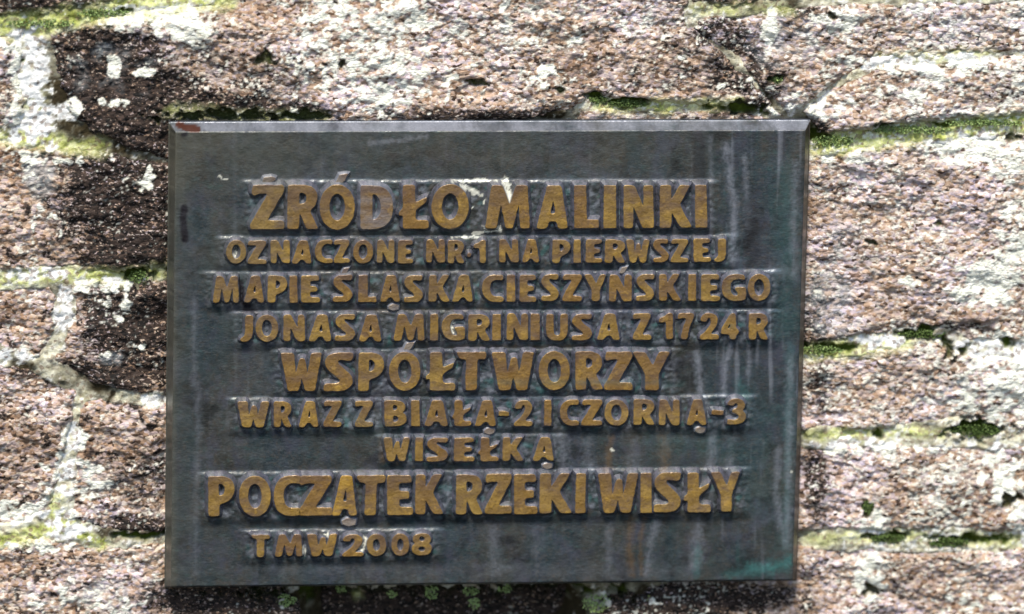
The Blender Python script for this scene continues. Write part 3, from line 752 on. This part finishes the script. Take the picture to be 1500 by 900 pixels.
def build_letter(loops, relief, draft, name, parent, mat, seedv, cap_mask=None):
    """loops in photo pixels (y down) at the height of the letter's face"""
    top = 27+2.6+relief
    prep = []
    for li, P in enumerate(loops):
        P = densify(np.array(P, float), 2.6)
        P = soften(soften(P, .5), .4) if len(loops[0]) > 6 or li else soften(P, .3)
        j = np.stack([vn(P[:, 0]/7, P[:, 1]/7, 401), vn(P[:, 0]/7, P[:, 1]/7, 402)], 1)*.55
        P = P+j
        hole = li > 0
        maxd = draft if not hole else min(draft, .42*math.sqrt(abs(area(P))))
        prep.append([(offset(P, -.7, hole), top), (offset(P, 0, hole), top-.5), (offset(P, maxd*.45, hole), top-relief*.42),
                     (offset(P, maxd, hole), top-relief*.95), (offset(P, maxd*1.15, hole), 25)])
    verts = []; mi = []; faces = []; pxy = []
    caps = []
    for rings in prep:
        n = len(rings[0][0]); b0 = len(verts)
        for R_, hh in rings:
            X_, Z_ = at(R_[:, 0], R_[:, 1], -top*S)
            for i in range(n):
                verts.append((X_[i], -hh*S, Z_[i])); pxy.append(R_[i])
        cw = area(rings[0][0]) > 0
        for r in range(len(rings)-1):
            for i in range(n):
                a, b = b0+r*n+i, b0+r*n+(i+1) % n
                faces.append((a, b, b+n, a+n)); mi.append(0 if r == 0 else 1)
        caps.append((b0, n))
    polys = [[Vector((verts[b0+i][0], verts[b0+i][2], 0)) for i in range(n)] for b0, n in caps]
    mapi = [b0+i for b0, n in caps for i in range(n)]
    for t in tessellate_polygon(polys):
        faces.append(tuple(mapi[i] for i in t)); mi.append(0)
    p = np.array(pxy)
    A = plaque_masks(p[:, 0], p[:, 1], False)
    onface = np.array([abs(v[1]) >= (top-.6)*S for v in verts])
    for kk in ('drop', 'soot'): A[kk] = np.where(onface, 0, A[kk])
    yy_ = (p[:, 1]-p[:, 1].min())/max(1e-3, np.ptp(p[:, 1]))
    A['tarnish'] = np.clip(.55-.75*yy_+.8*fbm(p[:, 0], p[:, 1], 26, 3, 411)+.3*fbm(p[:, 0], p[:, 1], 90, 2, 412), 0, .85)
    if cap_mask: cap_mask(A, p, np.array(verts))
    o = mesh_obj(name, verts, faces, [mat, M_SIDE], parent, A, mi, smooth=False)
    # consistent outward normals
    import bmesh
    bm = bmesh.new(); bm.from_mesh(o.data)
    bmesh.ops.recalc_face_normals(bm, faces=bm.faces[:])
    fr = [f for f in bm.faces if f.material_index == 0 and abs(f.normal.y) > .9]
    if sum(f.normal.y*f.calc_area() for f in fr) > 0:
        bmesh.ops.reverse_faces(bm, faces=bm.faces[:])
    bm.to_mesh(o.data); bm.free()
    return o


def ys_at(L, x):
    t0, t1, b0, b1 = L[:4]; k = (x-300)/800
    return t0+(t1-t0)*k, b0+(b1-b0)*k


nl = 0
rng = np.random.RandomState(5)
for L in LINES:
    relief, draft = L[4], L[5]
    for ch, x0, x1 in L[6]:
        g = BASE.get(ch, ch)
        loops = []
        dy = rng.uniform(-.6, .6); lean = rng.uniform(-.02, .02)
        for path in GL[g]:
            pts = outline(path)
            lp = []
            for u, v in pts:
                px = x0+u*(x1-x0); t, b = ys_at(L, px)
                lp.append((px+lean*(v-.5)*(b-t), b+(t-b)*v+dy))
            loops.append(lp)

        def cm(A, p, V, ch=ch, x0=x0, L=L):
            if ch == 'Ą' and x0 == 486: A['tarnish'] = A['tarnish']*.1
            if ch == 'D': A['pale'] = np.clip(.28+.5*fbm(p[:, 0], p[:, 1], 12, 2, 9), 0, 1)
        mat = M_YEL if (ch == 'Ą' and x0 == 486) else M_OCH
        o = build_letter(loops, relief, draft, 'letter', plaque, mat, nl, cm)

        if ch == 'D': o['label'] = 'letter D bleached pale grey'
        if mat is M_YEL: o['label'] = 'bright yellow letter A with hook'
        w = x1-x0; t, b = ys_at(L, (x0+x1)/2); hgt = b-t

        def grey(A, p, V):
            A['pale'] = np.full(len(p), .5)
        if ch in 'ŹÓŚŃ':
            cx = x0+w*(.58 if ch != 'Ź' else .55); cy = t-hgt*.10-1.5; r = hgt*.11+1
            acc = [(cx-r*.9, cy+r*.75), (cx-r*.15, cy-r*.9), (cx+r*1.5, cy-r*1.1), (cx+r*.9, cy+r*.2), (cx, cy+r*.95)]
            if ch == 'Ź': acc = [(cx-11, cy+4), (cx-8, cy-3), (cx+3, cy-5), (cx+10, cy-3), (cx+9, cy+2), (cx, cy+5)]
            build_letter([acc], relief*.5, draft*.5, 'accent_mark', o, M_OCH, nl, grey)
        if ch == 'Ą':
            cx = x0+w*.68; r = hgt*.07+2.2
            acc = [(cx-r*1.5, b+r*2.1), (cx-r*1.7, b+r*1.2), (cx-r*.2, b+r*.5), (cx+r*1.7, b+r*.8), (cx+r*1.5, b+r*2.2), (cx, b+r*2.6)]
            build_letter([acc], relief*.5, draft*.5, 'hook', o, M_OCH, nl, grey)
        nl += 1
print('letters', nl)

# ---------------------------------------------------------------- moss tufts in the joints
def moss_material():
    m = NB('moss')
    n = m.noise(400, 3, .6)
    oi = m.attr('tone')
    base = m.mix(oi, m.mix(n, (.025, .045, .008), (.09, .15, .02)), m.mix(n, (.22, .34, .08), (.45, .55, .25)))
    m.link(base, m.b.inputs['Base Color'])
    m.b.inputs['Roughness'].default_value = .9
    return m.m


TUFTS = [(1350, 490, 34, 6, 150, .05, 14), (1428, 632, 38, 9, 190, .0, 16), (1302, 789, 26, 6, 120, .1, 10), (1390, 795, 28, 7, 120, .1, 10), (202, 406, 14, 10, 60, .2, 10), (922, 152, 30, 5, 110, .2, 8), (876, 146, 14, 5, 50, .2, 8),
         (1220, 206, 30, 8, 120, .45, 4), (1330, 190, 60, 5, 180, .6, 3), (1440, 180, 60, 4, 150, .6, 3), (1200, 512, 34, 6, 90, .35, 4), (500, 864, 8, 5, 26, .8, 18), (632, 868, 9, 12, 40, .9, 12), (690, 868, 12, 6, 34, .9, 16), (740, 864, 10, 6, 26, .8, 16),
         (420, 880, 14, 9, 50, .8, 6), (875, 884, 22, 13, 90, .95, 8), (1140, 118, 10, 6, 40, .5, 4), (695, 885, 8, 8, 26, .9, 10), (1272, 742, 8, 10, 50, .2, 6), (150, 19, 40, 5, 110, .5, 5), (60, 34, 50, 5, 110, .55, 4), (575, 872, 8, 4, 20, .9, 18), (960, 880, 12, 8, 40, .8, 8)]
vs = []; fs = []; tn = []
rg = np.random.RandomState(3)
for cx, cy, rx, ry, n, tone, dep in TUFTS:
    for i in range(int(n*1.6)):
        a = rg.uniform(0, 2*math.pi); r = math.sqrt(rg.uniform(0, 1))
        px, py = cx+rx*r*math.cos(a), cy+ry*r*math.sin(a)
        X_, Z_ = at(px, py, Y0)
        c = np.array([float(X_), Y0+(dep*.45+rg.uniform(-4, 2))*S, float(Z_)])
        for kk in range(3):
            d = rg.normal(size=3); d[1] = -abs(d[1])-.4; d /= np.linalg.norm(d)
            s2 = np.cross(d, rg.normal(size=3)); s2 /= np.linalg.norm(s2)
            ln = rg.uniform(2.0, 4.2)*S; wd = rg.uniform(.9, 1.7)*S
            b = len(vs)
            vs += [c-s2*wd*.5, c+d*ln*.5+s2*wd, c+d*ln, c+d*ln*.5-s2*wd]
            fs.append((b, b+1, b+2, b+3)); t = tone+rg.uniform(-.25, .25); tn += [t]*4
mo = mesh_obj('moss', vs, np.array(fs), [moss_material()], None, {'tone': np.clip(tn, 0, 1)}, smooth=False)
mo['label'] = 'green moss tufts growing in the wall joints and pits'
mo['category'] = 'moss'
mo['kind'] = 'stuff'
print('tris approx', sum(len(o.data.polygons)*2 for o in scene.objects if o.type == 'MESH'))
